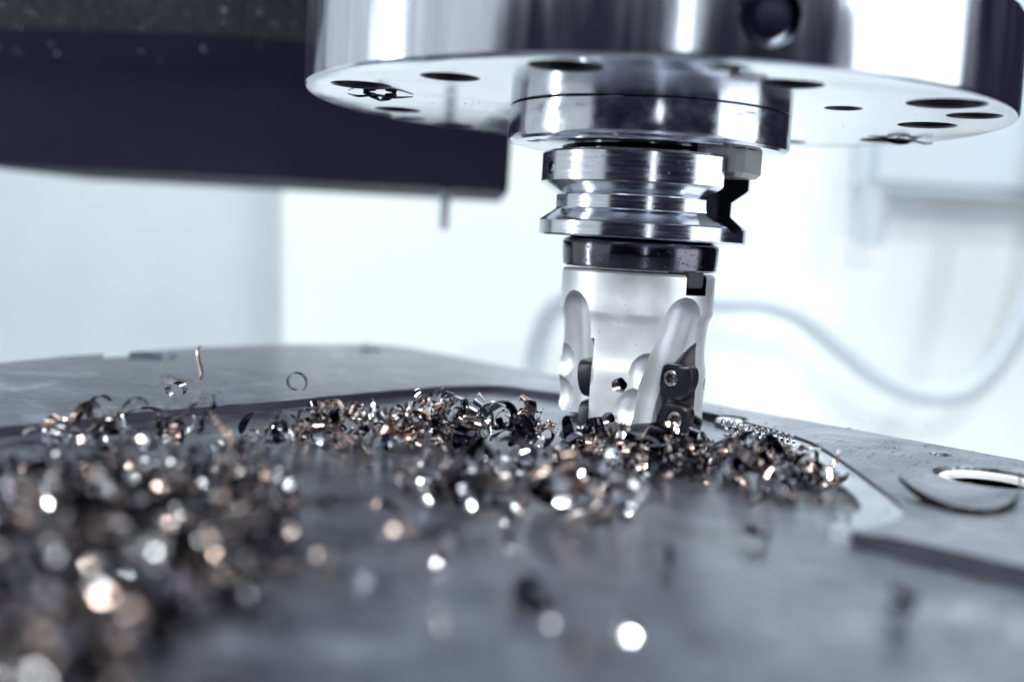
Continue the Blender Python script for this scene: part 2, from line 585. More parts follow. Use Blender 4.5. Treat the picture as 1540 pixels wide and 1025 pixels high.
obj('pocket_ledge', mesh_from(*prism([tuple(v)[:2] for v in spline([(x, y, 0) for x, y in ledge], 4, True)], -0.5, 1.6, 0.15)), M['fresh_cut'], plate, 25)
base_poly = [(-419, -419), (419, -419), (419, -251), (329, -223), (108.5, -28.6), (26.6, 44.8), (-52.4, 114.4), (-96.4, 156.6), (-106, 164.6), (-114, 168), (-121.7, 166.5),
             (-131.5, 159.5), (-154.5, 140.4), (-179.8, 103.5), (-207.5, 44.9), (-215.7, 15.2), (-235.5, -40)]
me = mesh_from(*prism(base_poly, -40, 0))
me.materials.append(M['plate'])
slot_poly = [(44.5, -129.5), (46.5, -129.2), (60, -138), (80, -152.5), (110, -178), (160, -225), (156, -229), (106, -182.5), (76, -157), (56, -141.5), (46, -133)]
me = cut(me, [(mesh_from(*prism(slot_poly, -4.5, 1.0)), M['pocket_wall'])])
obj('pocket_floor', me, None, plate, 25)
# socket screw sunk in the hole behind the cutter, and bush in the ringed hole
scr = obj('sunk_screw', mesh_from(*xf(lathe([(4.3, 0.1), (4.3, 1.7), (3.9, 2.1), (2.4, 2.1), (2.1, 0.9), (0, 0.9)], 40), Matrix.Translation((31.8, 11.8, 0)))), M['key'], plate)
obj('hole_bush', mesh_from(*xf(lathe([(12.2, 0.1), (12.2, 1.5), (11.8, 1.8), (10.6, 1.8), (10.2, 1.4), (10.2, 0.1)], 64), Matrix.Translation((91, -58.5, 0)))), M['key'], plate)

# ================================================================ SPINDLE
ZF, ZN, RF, RN = 95.0, 84.0, 103.3, 42.3
sp_t = thing('spindle_head', 'large polished steel spindle flange with bolt holes above the tool', 'spindle', (0, 0, 0))
me = mesh_from(*lathe([(RF - 1.6, ZF), (RF - 0.7, ZF + 0.25), (RF - 0.2, ZF + 0.8), (RF, ZF + 1.6), (RF, 110), (RF, 119.5), (RF - 0.5, 120.6), (RF - 1.6, 121)], 288))
me.materials.append(M['flange_side'])
me.materials.append(M['flange_under'])
for p in me.polygons:
    if p.center.z < 0.0951 and p.normal.z < -0.9:
        p.material_index = 1


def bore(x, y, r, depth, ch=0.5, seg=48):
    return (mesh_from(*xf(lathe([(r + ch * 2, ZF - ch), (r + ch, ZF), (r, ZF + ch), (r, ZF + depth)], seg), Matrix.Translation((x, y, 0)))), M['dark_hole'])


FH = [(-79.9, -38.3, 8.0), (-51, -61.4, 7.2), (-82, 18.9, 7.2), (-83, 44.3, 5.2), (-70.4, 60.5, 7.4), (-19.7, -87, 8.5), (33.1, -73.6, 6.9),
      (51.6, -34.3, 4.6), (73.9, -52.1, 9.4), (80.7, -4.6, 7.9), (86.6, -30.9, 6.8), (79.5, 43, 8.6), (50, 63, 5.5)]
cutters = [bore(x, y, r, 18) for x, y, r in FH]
# round side port
pa = R_(13.7)
pu = Vector((math.sin(pa), -math.cos(pa), 0))
pt = Vector((math.cos(pa), math.sin(pa), 0))
pm = frame(pu * 94 + Vector((0, 0, 105.8)), pt, (0, 0, 1), pu)
cutters.append((mesh_from(*xf(lathe([(7.0, 0), (7.0, 8.3), (7.8, 9.6), (8.4, 12)], 56), pm)), M['flange_side']))
me = cut(me, cutters)
obj('flange_disc', me, None, sp_t, 24)
nz = obj('side_nozzle', mesh_from(*xf(ball(5.0, (1.4, 0.5, 3.0), 32, 20), pm)), M['bar'], sp_t, 60)
obj('spindle_housing', mesh_from(*lathe([(96, 121.2), (96, 330)], 128)), M['bar'], sp_t)
# nose ring
me = mesh_from(*lathe([(25.5, ZN + 0.9), (26.2, ZN), (RN - 2.4, ZN), (RN - 1.1, ZN + 0.3), (RN - 0.3, ZN + 1.1), (RN, ZN + 2.2), (RN, ZF - 0.35), (RN - 0.5, ZF - 0.02)], 200))
me.materials.append(M['nose'])
nb = []
for az in (-66, -58, 44, 52, 130, 180, 230):
    a = R_(az)
    x, y = 36.5 * math.sin(a), -36.5 * math.cos(a)
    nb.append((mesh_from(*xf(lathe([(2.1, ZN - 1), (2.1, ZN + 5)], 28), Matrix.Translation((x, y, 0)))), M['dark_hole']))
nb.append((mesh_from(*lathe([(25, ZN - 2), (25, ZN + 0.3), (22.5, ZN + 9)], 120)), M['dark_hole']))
me = cut(me, nb)
obj('nose_ring', me, None, sp_t, 28)

# drive key of the spindle, seated in the holder's slot
TH = R_(60)
u = Vector((math.sin(TH), -math.cos(TH), 0))
t = Vector((math.cos(TH), math.sin(TH), 0))
km = frame((0, 0, 0), u, t, (0, 0, 1))
kv = prism([(21, -7.6), (33.3, -7.6), (35.2, -5.7), (35.2, 5.7), (33.3, 7.6), (21, 7.6)], 76.2, 84.2)
# chamfer bottom by moving lower ring inwards through a second prism ring
kpoly = [(21, -7.6), (33.3, -7.6), (35.2, -5.7), (35.2, 5.7), (33.3, 7.6), (21, 7.6)]
kin = [(21, -6.4), (32.7, -6.4), (34.0, -5.1), (34.0, 5.1), (32.7, 6.4), (21, 6.4)]
vs = [(x, y, 76.2) for x, y in kin] + [(x, y, 77.5) for x, y in kpoly] + [(x, y, 84.1) for x, y in kpoly]
fs = [tuple(range(6)), tuple(range(12, 18))]
for k in range(2):
    for i in range(6):
        j = (i + 1) % 6
        fs.append((k * 6 + i, k * 6 + j, k * 6 + 6 + j, k * 6 + 6 + i))
me = mesh_from(*xf((vs, fs), km))
obj('drive_key', me, M['key'], sp_t)

# ================================================================ TOOL HOLDER
th_t = thing('tool_holder', 'grooved steel tool holder with black collar between spindle and cutter', 'tool holder')
R1 = 31.5
me = mesh_from(*lathe([(20, 57.1), (R1 - 0.5, 57.1), (R1, 57.6), (R1, 61.4), (R1 - 0.45, 61.95), (26.8, 65.1), (26.6, 65.5), (26.6, 69.2), (26.8, 69.6), (R1 - 0.4, 72.6), (R1, 73.1),
                       (R1, 77), (R1, 81.4), (R1 - 0.6, 82.1), (22.3, 82.1), (20, 82.1)], 224))
me.materials.append(M['holder'])
sl = []
for s_ in (0, math.pi):
    uu = Vector((math.sin(TH + s_), -math.cos(TH + s_), 0))
    tt = Vector((math.cos(TH + s_), math.sin(TH + s_), 0))
    sm = frame((0, 0, 0), tt, (0, 0, 1), uu)      # x tangential, y up, z radial
    up_ = [(8.1, 90), (-8.1, 90)] + [(-8.1 * math.cos(a), 68.2 - 8.1 * math.sin(a)) for a in [math.pi * k / 16 for k in range(17)]]
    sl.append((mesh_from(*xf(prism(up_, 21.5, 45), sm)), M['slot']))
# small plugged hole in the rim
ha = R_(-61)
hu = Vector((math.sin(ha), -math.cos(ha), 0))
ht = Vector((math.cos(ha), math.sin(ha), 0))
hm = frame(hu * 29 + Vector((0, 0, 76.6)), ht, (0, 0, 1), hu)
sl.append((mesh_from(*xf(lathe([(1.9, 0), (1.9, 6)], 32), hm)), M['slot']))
me = cut(me, sl)
obj('grooved_flange', me, None, th_t, 26)
obj('set_screw', mesh_from(*xf(lathe([(1.3, 0), (1.3, 2.2), (0.7, 2.3), (0.6, 1.6), (0, 1.6)], 24), hm)), M['holder'], th_t)
obj('taper_shank', mesh_from(*lathe([(22.2, 82.0), (22.2, 84), (19, 100)], 120)), M['black_oxide'], th_t)
obj('black_collar', mesh_from(*lathe([(19, 48.2), (22.9, 48.2), (23.5, 48.8), (23.8, 52), (23.9, 55.4), (23.6, 56.1), (23.0, 56.6), (21, 57.2)], 200)), M['black_oxide'], th_t)
# drive lug that sits in the cutter's notch
la = R_(48)
lu = Vector((math.sin(la), -math.cos(la), 0))
lt = Vector((math.cos(la), math.sin(la), 0))
lm = frame((0, 0, 0), lu, lt, (0, 0, 1))
lp = [(-3.7, 49), (3.7, 49), (3.7, 44.6), (2.9, 43.5), (-2.9, 43.5), (-3.7, 44.6)]
lm2 = frame((0, 0, 0), lt, (0, 0, 1), lu)
me = mesh_from(*xf(prism([(x, z) for x, z in lp], 15, 22.6, 0.35), lm2))
obj('drive_lug', me, M['slot'], th_t)

# ================================================================ MILLING CUTTER
mc = thing('milling_cutter', 'satin silver indexable milling cutter with black screwed inserts', 'milling cutter')
rings = [(0, 2.6), (14, 2.6), (21.2, 2.6), (22.3, 3.6)]
prof = [(22.5, z) for z in (4.5, 7, 10, 13, 16, 18.6)] + [(22.35, 19.2), (22.0, 20.5), (21.75, 23), (21.7, 26), (21.85, 29), (22.15, 32), (22.7, 34), (23.25, 35.0), (23.35, 35.8)]
prof += [(23.38, z) for z in (38, 40, 42, 44, 46)] + [(23.3, 46.8), (22.7, 47.5), (12, 47.5), (0, 47.5)]
me = mesh_from(*lathe(rings + prof, 240))
me.materials.append(M['nickel'])
cs = []


def cyl(r, z):
    return lambda th: Vector((r * math.sin(th), -r * math.cos(th), z))


def pos(r, deg, z):
    a = R_(deg)
    return Vector((r * math.sin(a), -r * math.cos(a), z))


def sweep_tool(pts, rads, seg=36):
    """swept round tool with hemispherical start"""
    pts = [Vector(p) for p in pts]
    t0 = (pts[0] - pts[1]).normalized()
    head, hr = [], []
    r0 = rads[0]
    for k in range(8):
        a = math.pi / 2 * (1 - k / 8)
        head.append(pts[0] + t0 * r0 * math.sin(a) * (1 if k else 0.999))
        hr.append(max(0.03, r0 * math.cos(a)))
    return mesh_from(*tube(head + pts, hr + list(rads), seg))


FT = 38.0
for q in range(4):
    dq = -q * 90
    path, rads = [], []
    for k in range(13):
        f = k / 12
        z = 34.0 - f * 42
        path.append(pos(24.8 - 2.2 * min(1, 2 * f), FT + dq - 15 * f, z))
        rads.append(7.2 + 2.2 * min(1, 2.0 * f))
    cs.append((sweep_tool(path, rads), M['nickel']))
    for (dg, z, r, rr) in ((13.0, 18.4, 6.5, 24.2), (5.0, 7.4, 7.0, 24.4)):
        cs.append((mesh_from(*ball(r, pos(rr, dg + dq, z), 40, 26)), M['nickel']))
    # insert pocket: prism in the radial plane, cut towards the flute
    a = R_(58 + dq)
    uu = Vector((math.sin(a), -math.cos(a), 0))
    tt = Vector((math.cos(a), math.sin(a), 0))
    pmx = frame((0, 0, 0), uu, (0, 0, 1), -tt)       # x radial, y up, z away from the seat
    pp = [(30, -5), (30, 31), (24, 29.2), (22.4, 28), (20.3, 26.2), (18.2, 23.8), (16.2, 21), (14.4, 17.4), (13.0, 13), (12.2, 8), (11.8, 2), (11.6, -5)]
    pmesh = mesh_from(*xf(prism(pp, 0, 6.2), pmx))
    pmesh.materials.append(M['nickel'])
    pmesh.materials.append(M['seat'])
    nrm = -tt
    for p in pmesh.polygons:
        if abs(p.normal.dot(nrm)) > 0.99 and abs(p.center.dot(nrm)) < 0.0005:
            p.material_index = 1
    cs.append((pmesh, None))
    # threaded cross holes
    for (dg, z) in ((-8.5, 14.6), (-15.5, 4.2)):
        p0 = pos(22.6, dg + dq, z)
        ax = Matrix.Rotation(R_(dq), 3, 'Z') @ Vector((0.38, 0.92, 0.04))
        ax.normalize()
        xa = ax.orthogonal().normalized()
        ya = ax.cross(xa)
        pr = []
        zz = -3.0
        while zz < 12:
            pr += [(1.95, zz), (2.35, zz + 0.3)]
            zz += 0.6
        if z > 10 or q == 0:
            cs.append((mesh_from(*xf(lathe(pr, 28), frame(p0, xa, ya, ax))), M['screw']))
# notch for the drive lug
cs.append((mesh_from(*xf(prism([(-4.5, 41.6), (4.5, 41.6), (4.5, 52), (-4.5, 52)], 14, 30), lm2)), M['slot']))
me = cut(me, cs)
obj('cutter_body', me, None, mc, 24)

UP_POLY = [(-3.6, 3.9), (-0.1, 4.5), (4.5, 3.9), (5.8, 1.9), (5.6, -1.6), (3.9, -5.2), (1.2, -7.0), (-2.2, -5.6), (-4.4, -3.1), (-4.5, 0.4)]
LO_POLY = [(-6.6, -1.0), (-5.3, 2.6), (-3.6, 4.6), (2.6, 4.3), (4.6, 2.4), (5.0, -2.6), (3.4, -3.8), (-0.7, -4.1), (-5.6, -3.2)]


UP_POLY = [tuple(v)[:2] for v in spline([(x, y, 0) for x, y in UP_POLY], 3, True)]
LO_POLY = [tuple(v)[:2] for v in spline([(x, y, 0) for x, y in LO_POLY], 3, True)]


def make_insert(poly, top, thick, crown):
    n = len(poly)
    vs = [(x, y, 0.02) for x, y in poly]
    vs += [(x, y, thick) for x, y in poly]
    vs += [(x * 0.985, y * 0.985, thick + 0.25) for x, y in poly]
    vs += [(x, y, thick + crown) for x, y in top]
    fs = [tuple(range(n)), tuple(range(3 * n, 4 * n))]
    for k in range(3):
        for i in range(n):
            j = (i + 1) % n
            fs.append((k * n + i, k * n + j, (k + 1) * n + j, (k + 1) * n + i))
    return vs, fs


up_top = [(x * 0.9 if x < 0 else x * 0.5, y * 0.9) for x, y in UP_POLY]
lo_top = [(x * 0.84, y * 0.84) for x, y in LO_POLY]


def star(r1, r2, n=6):
    return [((r1 if k % 2 == 0 else r2) * math.cos(math.pi * k / n), (r1 if k % 2 == 0 else r2) * math.sin(math.pi * k / n)) for k in range(2 * n)]


def screw_mesh(r, h):
    me = mesh_from(*lathe([(r, 0), (r, h * 0.55), (r * 0.9, h * 0.8), (r * 0.72, h * 0.92), (r * 0.55, h), (0, h)], 40))
    me.materials.append(M['screw'])
    st = [tuple(v)[:2] for v in spline([(x, y, 0) for x, y in star(r * 0.66, r * 0.42)], 4, True)]
    return cut(me, [(mesh_from(*prism(st, h - 1.1, h + 1)), M['slot'])])


ins_u = mesh_from(*make_insert(UP_POLY, up_top, 4.0, 1.0))
ins_u.materials.append(M['insert'])
ins_u = cut(ins_u, [(mesh_from(*xf(lathe([(2.8, 3.6), (2.8, 4.6), (3.2, 5.4)], 40), Matrix.Translation((-0.9, 0, 0)))), M['insert'])])
ins_l = mesh_from(*make_insert(LO_POLY, lo_top, 3.0, 0.7))
ins_l.materials.append(M['insert'])
ins_l = cut(ins_l, [(mesh_from(*lathe([(2.85, 2.5), (2.85, 3.4), (3.2, 4.0)], 40)), M['insert'])])
scm_u = screw_mesh(2.7, 1.5)
scm_l = screw_mesh(2.7, 1.4)
for me_ in (ins_u, ins_l, scm_u, scm_l):
    finish(me_, 28)
for q in range(4):
    a = R_(58 - q * 90)
    uu = Vector((math.sin(a), -math.cos(a), 0))
    tt = Vector((math.cos(a), math.sin(a), 0))
    for (meI, meS, r, z, sx, sz) in ((ins_l, scm_l, 18.3, 4.25, 0, 2.5), (ins_u, scm_u, 17.5, 16.6, -0.9, 3.55)):
        mm = frame(uu * r + Vector((0, 0, z)), uu, (0, 0, 1), -tt)
        mm.translation = mm.translation * S
        oi = bpy.data.objects.new('insert', meI)
        col.objects.link(oi)
        oi.parent = mc
        oi.matrix_local = mm
        os_ = bpy.data.objects.new('screw', meS)
        col.objects.link(os_)
        os_.parent = oi
        os_.location = Vector((sx, 0, sz)) * S

# ================================================================ METAL CHIPS
rnd = random.Random(4)


def ribbon(r0, r1, turns, pitch, width, thick, wob=0.0, taper=0.5, seg=16, seed=0, lean=0.3, bend=0.0):
    """curled sliver: strip of the given width wound round the local Y axis"""
    rr = random.Random(seed)
    ph = [rr.uniform(0, 6.28) for _ in range(4)]
    pts, vs, fs = [], [], []
    n = max(6, int(seg * max(0.6, turns)))
    for i in range(n + 1):
        f = i / n
        a = f * turns * 2 * math.pi
        r = r0 + (r1 - r0) * f + wob * math.sin(5 * f + ph[0])
        c = Vector((r * math.cos(a), (f - 0.5) * pitch * max(turns, 0.6) + wob * math.sin(4 * f + ph[1]), r * math.sin(a) + bend * (f - 0.5) ** 2))
        rad = Vector((math.cos(a), 0, math.sin(a)))
        wdir = (Vector((0, 1, 0)) + rad * lean * math.sin(3 * f + ph[2])).normalized()
        nd = (rad - wdir * rad.dot(wdir)).normalized()
        wd = width * (1 - taper * abs(2 * f - 1) ** 2.2) * (0.93 + 0.14 * rr.random())
        if i in (0, n):
            wd *= 0.35
        h = thick * 0.5
        for (sw, sn) in ((-1, -1), (1, -1), (1, 1), (-1, 1)):
            vs.append(tuple(c + wdir * wd * 0.5 * sw + nd * h * sn + nd * (0.10 * wd * (1 if sw * sw else 0))))
    for i in range(n):
        for k in range(4):
            k2 = (k + 1) % 4
            fs.append((i * 4 + k, i * 4 + k2, i * 4 + 4 + k2, i * 4 + 4 + k))
    fs.append((0, 1, 2, 3))
    fs.append(tuple(range(n * 4, n * 4 + 4)))
    return vs, fs


PROTO = []          # (kind word, mesh data, vertices in mm)
def add_proto(word, vf):
    vs, fs = vf
    c = Vector((0, 0, 0))
    for v in vs:
        c += Vector(v)
    c /= len(vs)
    vs = [tuple(Vector(v) - c) for v in vs]
    me = mesh_from(vs, fs)
    me.materials.append(M['chip_mix'])
    finish(me, 40)
    PROTO.append((word, me, vs, fs))


for k in range(7):
    add_proto('hooked', ribbon(rnd.uniform(2.0, 3.3), rnd.uniform(2.2, 3.8), rnd.uniform(0.4, 0.75), rnd.uniform(0.5, 3), rnd.uniform(1.6, 2.5), 0.2, 0.25, 0.55, 20, k, 0.4))
for k in range(6):
    add_proto('coiled', ribbon(rnd.uniform(1.1, 1.8), rnd.uniform(1.2, 2.2), rnd.uniform(1.4, 2.5), rnd.uniform(1.5, 2.6), rnd.uniform(1.3, 2.0), 0.18, 0.15, 0.4, 16, 20 + k, 0.3))
for k in range(6):
    add_proto('crescent', ribbon(rnd.uniform(3.0, 4.6), rnd.uniform(3.2, 5.5), rnd.uniform(0.22, 0.38), rnd.uniform(0, 3), rnd.uniform(2.2, 3.3), 0.24, 0.2, 0.75, 26, 40 + k, 0.5))
for k in range(5):
    add_proto('wavy', ribbon(rnd.uniform(4, 7), rnd.uniform(5, 10), rnd.uniform(0.22, 0.36), rnd.uniform(3, 10), rnd.uniform(1.2, 2.0), 0.2, 1.1, 0.4, 34, 60 + k, 0.9, 3))
for k in range(5):
    add_proto('ringed', ribbon(rnd.uniform(1.8, 2.8), rnd.uniform(1.6, 2.6), rnd.uniform(0.85, 1.15), rnd.uniform(0.4, 1.6), rnd.uniform(1.5, 2.3), 0.2, 0.15, 0.4, 20, 80 + k, 0.3))
for k in range(4):
    add_proto('twisted', ribbon(rnd.uniform(0.5, 0.9), rnd.uniform(0.6, 1.2), rnd.uniform(1.2, 2.0), rnd.uniform(3.5, 5.5), rnd.uniform(1.2, 1.8), 0.2, 0.2, 0.5, 16, 100 + k, 0.8))


def inpoly(x, y, poly):
    c = False
    for i in range(len(poly)):
        x1, y1 = poly[i - 1]
        x2, y2 = poly[i]
        if (y1 > y) != (y2 > y) and x < (x2 - x1) * (y - y1) / (y2 - y1) + x1:
            c = not c
    return c


def floor_z(x, y):
    return 2.5 if inpoly(x, y, land_poly) else 0.0


def to_px(p):
    v = Vector(p) - CAM
    d = v.dot(fw)
    return 770 + 1699 * v.dot(cr) / d, 512.5 - 1699 * v.dot(cu) / d, d


# heap: name, landmark words, polygon, height, count
HEAPS = [
    ('chips in the patch at the far left', 'in the small patch by the pocket step', [(-140, -100), (-126, -78), (-100, -66), (-86, -78), (-92, -102), (-112, -112), (-132, -112)], 4.0, 36),
    ('chips in the heap left of the cutter', 'in the sharp heap left of the cutter', [(-96, -82), (-90, -56), (-66, -44), (-46, -30), (-22, -22), (-16, -40), (-22, -58), (-48, -72), (-72, -88)], 7.0, 170),
    ('chips in the heap before the cutter', 'in the heap before the cutter', [(-20, -44), (-4, -25), (14, -30), (28, -24), (40, -26), (46, -36), (50, -60), (50, -84), (38, -96), (20, -88), (2, -86), (-14, -74)], 4.5, 190),
    ('chips on the middle of the plate', 'in the loose blurred patch in mid plate', [(-48, -92), (-26, -80), (-6, -84), (6, -104), (3, -126), (-14, -138), (-36, -142), (-47, -120)], 3.5, 92),
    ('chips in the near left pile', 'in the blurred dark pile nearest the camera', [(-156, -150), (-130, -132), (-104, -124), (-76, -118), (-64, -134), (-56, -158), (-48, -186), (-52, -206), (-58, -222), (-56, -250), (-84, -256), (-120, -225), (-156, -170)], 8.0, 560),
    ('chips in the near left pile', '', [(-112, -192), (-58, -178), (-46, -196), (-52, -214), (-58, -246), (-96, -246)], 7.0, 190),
]


def edge_dist(x, y, poly):
    best = 1e9
    for i in range(len(poly)):
        a, b, p = Vector(poly[i - 1]), Vector(poly[i]), Vector((x, y))
        ab = b - a
        tt = max(0, min(1, (p - a).dot(ab) / ab.dot(ab)))
        best = min(best, (p - a - ab * tt).length)
    return best


chips = []      # dict(proto, mat, matrix(mm), heap, size, px)
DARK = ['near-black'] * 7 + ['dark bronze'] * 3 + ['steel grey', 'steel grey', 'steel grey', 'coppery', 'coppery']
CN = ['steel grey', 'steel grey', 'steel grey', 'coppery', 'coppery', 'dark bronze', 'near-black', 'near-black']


def put(pi, x, y, zoff, rot, sc, colour, heap, floor=None):
    rm = rot.to_matrix().to_4x4() @ Matrix.Scale(sc, 4)
    vs = PROTO[pi][2]
    zmin = min((rm @ Vector(v)).z for v in vs)
    ext = max((rm @ Vector(v)).length for v in vs)
    fz = (floor_z(x, y) if floor is None else floor)
    mm = Matrix.Translation((x, y, fz + zoff - zmin + 0.02)) @ rm
    p = to_px(mm.translation)
    chips.append(dict(proto=pi, colour=colour, mm=mm, heap=heap, ext=ext, px=p, show=ext * 1699 / max(20, p[2])))
    return chips[-1]


from mathutils import Euler
for hi, (gname, words_, poly, hh, cnt) in enumerate(HEAPS):
    xs, ys = [p[0] for p in poly], [p[1] for p in poly]
    k = 0
    guard = 0
    while k < cnt and guard < cnt * 60:
        guard += 1
        x, y = rnd.uniform(min(xs), max(xs)), rnd.uniform(min(ys), max(ys))
        if not inpoly(x, y, poly):
            continue
        dc = math.hypot(x, y)
        if dc < 34:
            continue
        px = to_px((x, y, 3))
        if px[0] < -60 or px[1] > 1180 or px[2] < 85:
            continue
        ed = edge_dist(x, y, poly)
        dens = min(1, 0.25 + ed / 9) * (0.45 + 0.75 * (noise.noise(Vector((x * 0.07, y * 0.07, 3 + hi))) + 0.5))
        if rnd.random() > dens:
            continue
        top = hh * min(1, ed / 11) * (0.7 + 0.6 * noise.noise(Vector((x * 0.06, y * 0.06, 9.1))))
        if hi == 2:
            top *= max(0, min(1, (dc - 40) / 20))
        small = 0.55 if dc < 46 else 1.0
        zoff = max(0, top) * rnd.random() ** 1.25
        pi = rnd.randrange(len(PROTO))
        if dc < 62 and PROTO[pi][0] == 'wavy':
            continue
        rot = Euler((rnd.uniform(0, 6.28), rnd.uniform(0, 6.28), rnd.uniform(0, 6.28)))
        if PROTO[pi][0] == 'wavy':
            rot = Euler((rnd.uniform(-0.5, 0.5), rnd.uniform(-0.5, 0.5), rnd.uniform(0, 6.28)))
        sc = rnd.choice((0.5, 0.65, 0.8, 0.95, 1.1, 1.3, 1.55)) * small
        if PROTO[pi][0] == 'wavy':
            sc = min(sc, 1.0)
        if hi >= 4:
            sc = min(0.3 + 0.5 * sc, 1.0)
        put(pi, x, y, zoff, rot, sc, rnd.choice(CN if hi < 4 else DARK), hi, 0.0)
        k += 1

# strays lying singly on the plate: (kind index, x, y, scale, colour, rot, landmark words)
STRAY = [
    (0, 26, -134, 1.1, 'near-black', (1.4, 0.2, 0.4), 'dark hook-shaped chip lying alone on the bare plate before the cutter'),
    (13, 8.5, -156, 0.8, 'near-black', (0.3, 0.5, 1.2), 'small dark crescent chip lying alone on bare plate near the camera'),
    (7, 43, -176, 1.0, 'near-black', (1.2, 0.5, 0.2), 'dark blurred coil chip alone on the bare plate nearest the viewer'),
    (14, -15, -206, 0.8, 'steel grey', (0.5, 0.2, 0.3), 'bright blurred crescent chip at the very front of the plate'),
    (15, -3.5, -206.5, 0.8, 'coppery', (0.4, -0.3, 1.0), 'coppery blurred crescent chip at the very front of the plate'),
    (24, -12.6, -183, 1.6, 'near-black', (1.57, 0, 0.3), 'dark ring-shaped chip lying flat on the near bare plate'),
    (2, -34, -172, 1.5, 'coppery', (0.3, 0.8, 0.6), 'large coppery hooked chip standing alone on the near plate'),
    (13, -29, -168, 1.1, 'steel grey', (0.8, 0.4, 2.0), 'bright crescent chip leaning beside the large coppery hook'),
    (9, -46, -180, 1.0, 'coppery', (0.2, 0.9, 0.4), 'small coppery coil at the edge of the near left pile'),
    (16, -1.5, -145, 0.8, 'coppery', (0.4, 0.9, 0.8), 'small coppery crescent chip alone before the mid plate patch'),
    (8, 45, -116, 0.7, 'steel grey', (0.1, 0.3, 0.2), 'tiny bright curled chip near the rounded pocket corner'),
    (22, 30, -104, 0.8, 'near-black', (1.3, 0.1, 2.1), 'thin dark curved chip lying below the heap before the cutter'),
    (26, -118, 141, 0.8, 'steel grey', (0.2, 0.2, 0.2), 'small bright chip at the far corner of the plate'),
    (10, -24, -199, 0.7, 'steel grey', (0.9, 0.4, 0.1), 'small bright coil alone at the front of the bare plate'),
    (17, -9, -196, 0.7, 'steel grey', (0.3, 1.0, 0.9), 'small pale crescent chip behind the two front crescents'),
    (25, 2, -197, 0.7, 'steel grey', (0.9, 0.2, 0.1), 'small bright ring chip on the front of the bare plate'),
    (1, -50, -200, 0.8, 'steel grey', (0.6, 0.5, 1.1), 'bright hooked chip just off the near pile'),
    (18, -38, -186, 0.8, 'steel grey', (0.5, 0.2, 2.2), 'pale crescent chip between the near pile and the large hook'),
    (11, -40, -160, 0.9, 'steel grey', (0.2, 0.4, 0.3), 'bright coil on bare plate behind the large coppery hook'),
    (3, -45, -142, 0.9, 'coppery', (0.9, 0.3, 0.5), 'coppery hooked chip in the gap beside the near pile'),
    (29, -18, -160, 0.7, 'steel grey', (0.2, 0.1, 1.5), 'small pale ring chip in front of the mid-plate patch'),
    (12, 45, -72, 0.9, 'coppery', (0.6, 0.1, 1.0), 'coppery coil at the outer tip of the heap before the cutter'),
]
labels_fixed = {}
for (pi, x, y, sc, colour, rot, lab) in STRAY:
    c = put(pi, x, y, 0, Euler(rot), sc, colour, -1)
    c['label'] = lab

# the 300 that show largest become objects of their own, the rest one mass
inframe = [c for c in chips if -40 < c['px'][0] < 1580 and c['px'][1] < 1110]
special_n = 9
strays = [c for c in inframe if c['heap'] < 0]
rest = sorted([c for c in inframe if c['heap'] >= 0], key=lambda c: -c['show'])
# heaped chips: those on top of their neighbours show, buried ones do not
grid = {}
for c in inframe:
    gx = (int(c['px'][0] // 9), int(c['px'][1] // 9))
    for dx in (-1, 0, 1):
        for dy in (-1, 0, 1):
            k = (gx[0] + dx, gx[1] + dy)
            grid[k] = min(grid.get(k, 1e9), c['px'][2])
shown, hidden = [], []
for c in rest:
    gx = (int(c['px'][0] // 9), int(c['px'][1] // 9))
    (shown if c['px'][2] < grid[gx] + 3.0 else hidden).append(c)
NIND = 300 - len(strays) - special_n
ind = strays + (shown + hidden)[:NIND]
mass = (shown + hidden)[NIND:]

# words that tell chips of a heap apart: where in the heap, read off the places themselves
def place_words(c):
    hi = c['heap']
    poly = HEAPS[hi][2]
    pxs = [to_px((x, y, 2)) for x, y in poly]
    x0, x1 = min(p[0] for p in pxs), max(p[0] for p in pxs)
    y0, y1 = min(p[1] for p in pxs), max(p[1] for p in pxs)
    fx = (c['px'][0] - max(0, x0)) / max(1, x1 - max(0, x0))
    fy = (min(1025, c['px'][1]) - y0) / max(1, min(1025, y1) - y0)
    ax = 'far left' if fx < 0.15 else 'left' if fx < 0.38 else 'central' if fx < 0.6 else 'right' if fx < 0.82 else 'far right'
    ay = 'back' if fy < 0.27 else 'upper' if fy < 0.5 else 'lower' if fy < 0.74 else 'front'
    return ax, ay


SHORT = ['in the patch by the pocket step', 'in the heap left of the cutter', 'in the heap before the cutter', 'in the loose mid-plate patch', 'in the blurred near pile', "on the blurred pile's near edge"]
by_label = {}
for c in ind:
    word, pme, pvs, pfs = PROTO[c['proto']]
    o = bpy.data.objects.new('metal_chip', pme)
    col.objects.link(o)
    o.material_slots[0].link = 'OBJECT'
    o.material_slots[0].material = CHIP_MATS[c['colour']]
    mm = c['mm'].copy()
    mm.translation = mm.translation * S
    o.matrix_world = mm
    if c['heap'] < 0:
        tag(o, c['label'], 'metal chip', 'stray chips on the plate')
    else:
        ax, ay = place_words(c)
        size = 'small' if c['ext'] < 2.6 else 'large' if c['ext'] > 4.2 else ''
        zc = abs((c['mm'].to_3x3() @ Vector((0, 1, 0))).normalized().z)
        pose = 'flat-lying' if zc > 0.72 else 'upright' if zc < 0.38 else 'tilted'
        lab = ' '.join(x for x in (size, c['colour'], pose, word, 'chip,', ay, ax + ',', SHORT[c['heap']]) if x)
        tag(o, lab, 'metal chip', HEAPS[c['heap']][0])
        by_label.setdefault(lab, []).append((c['px'][2], o))
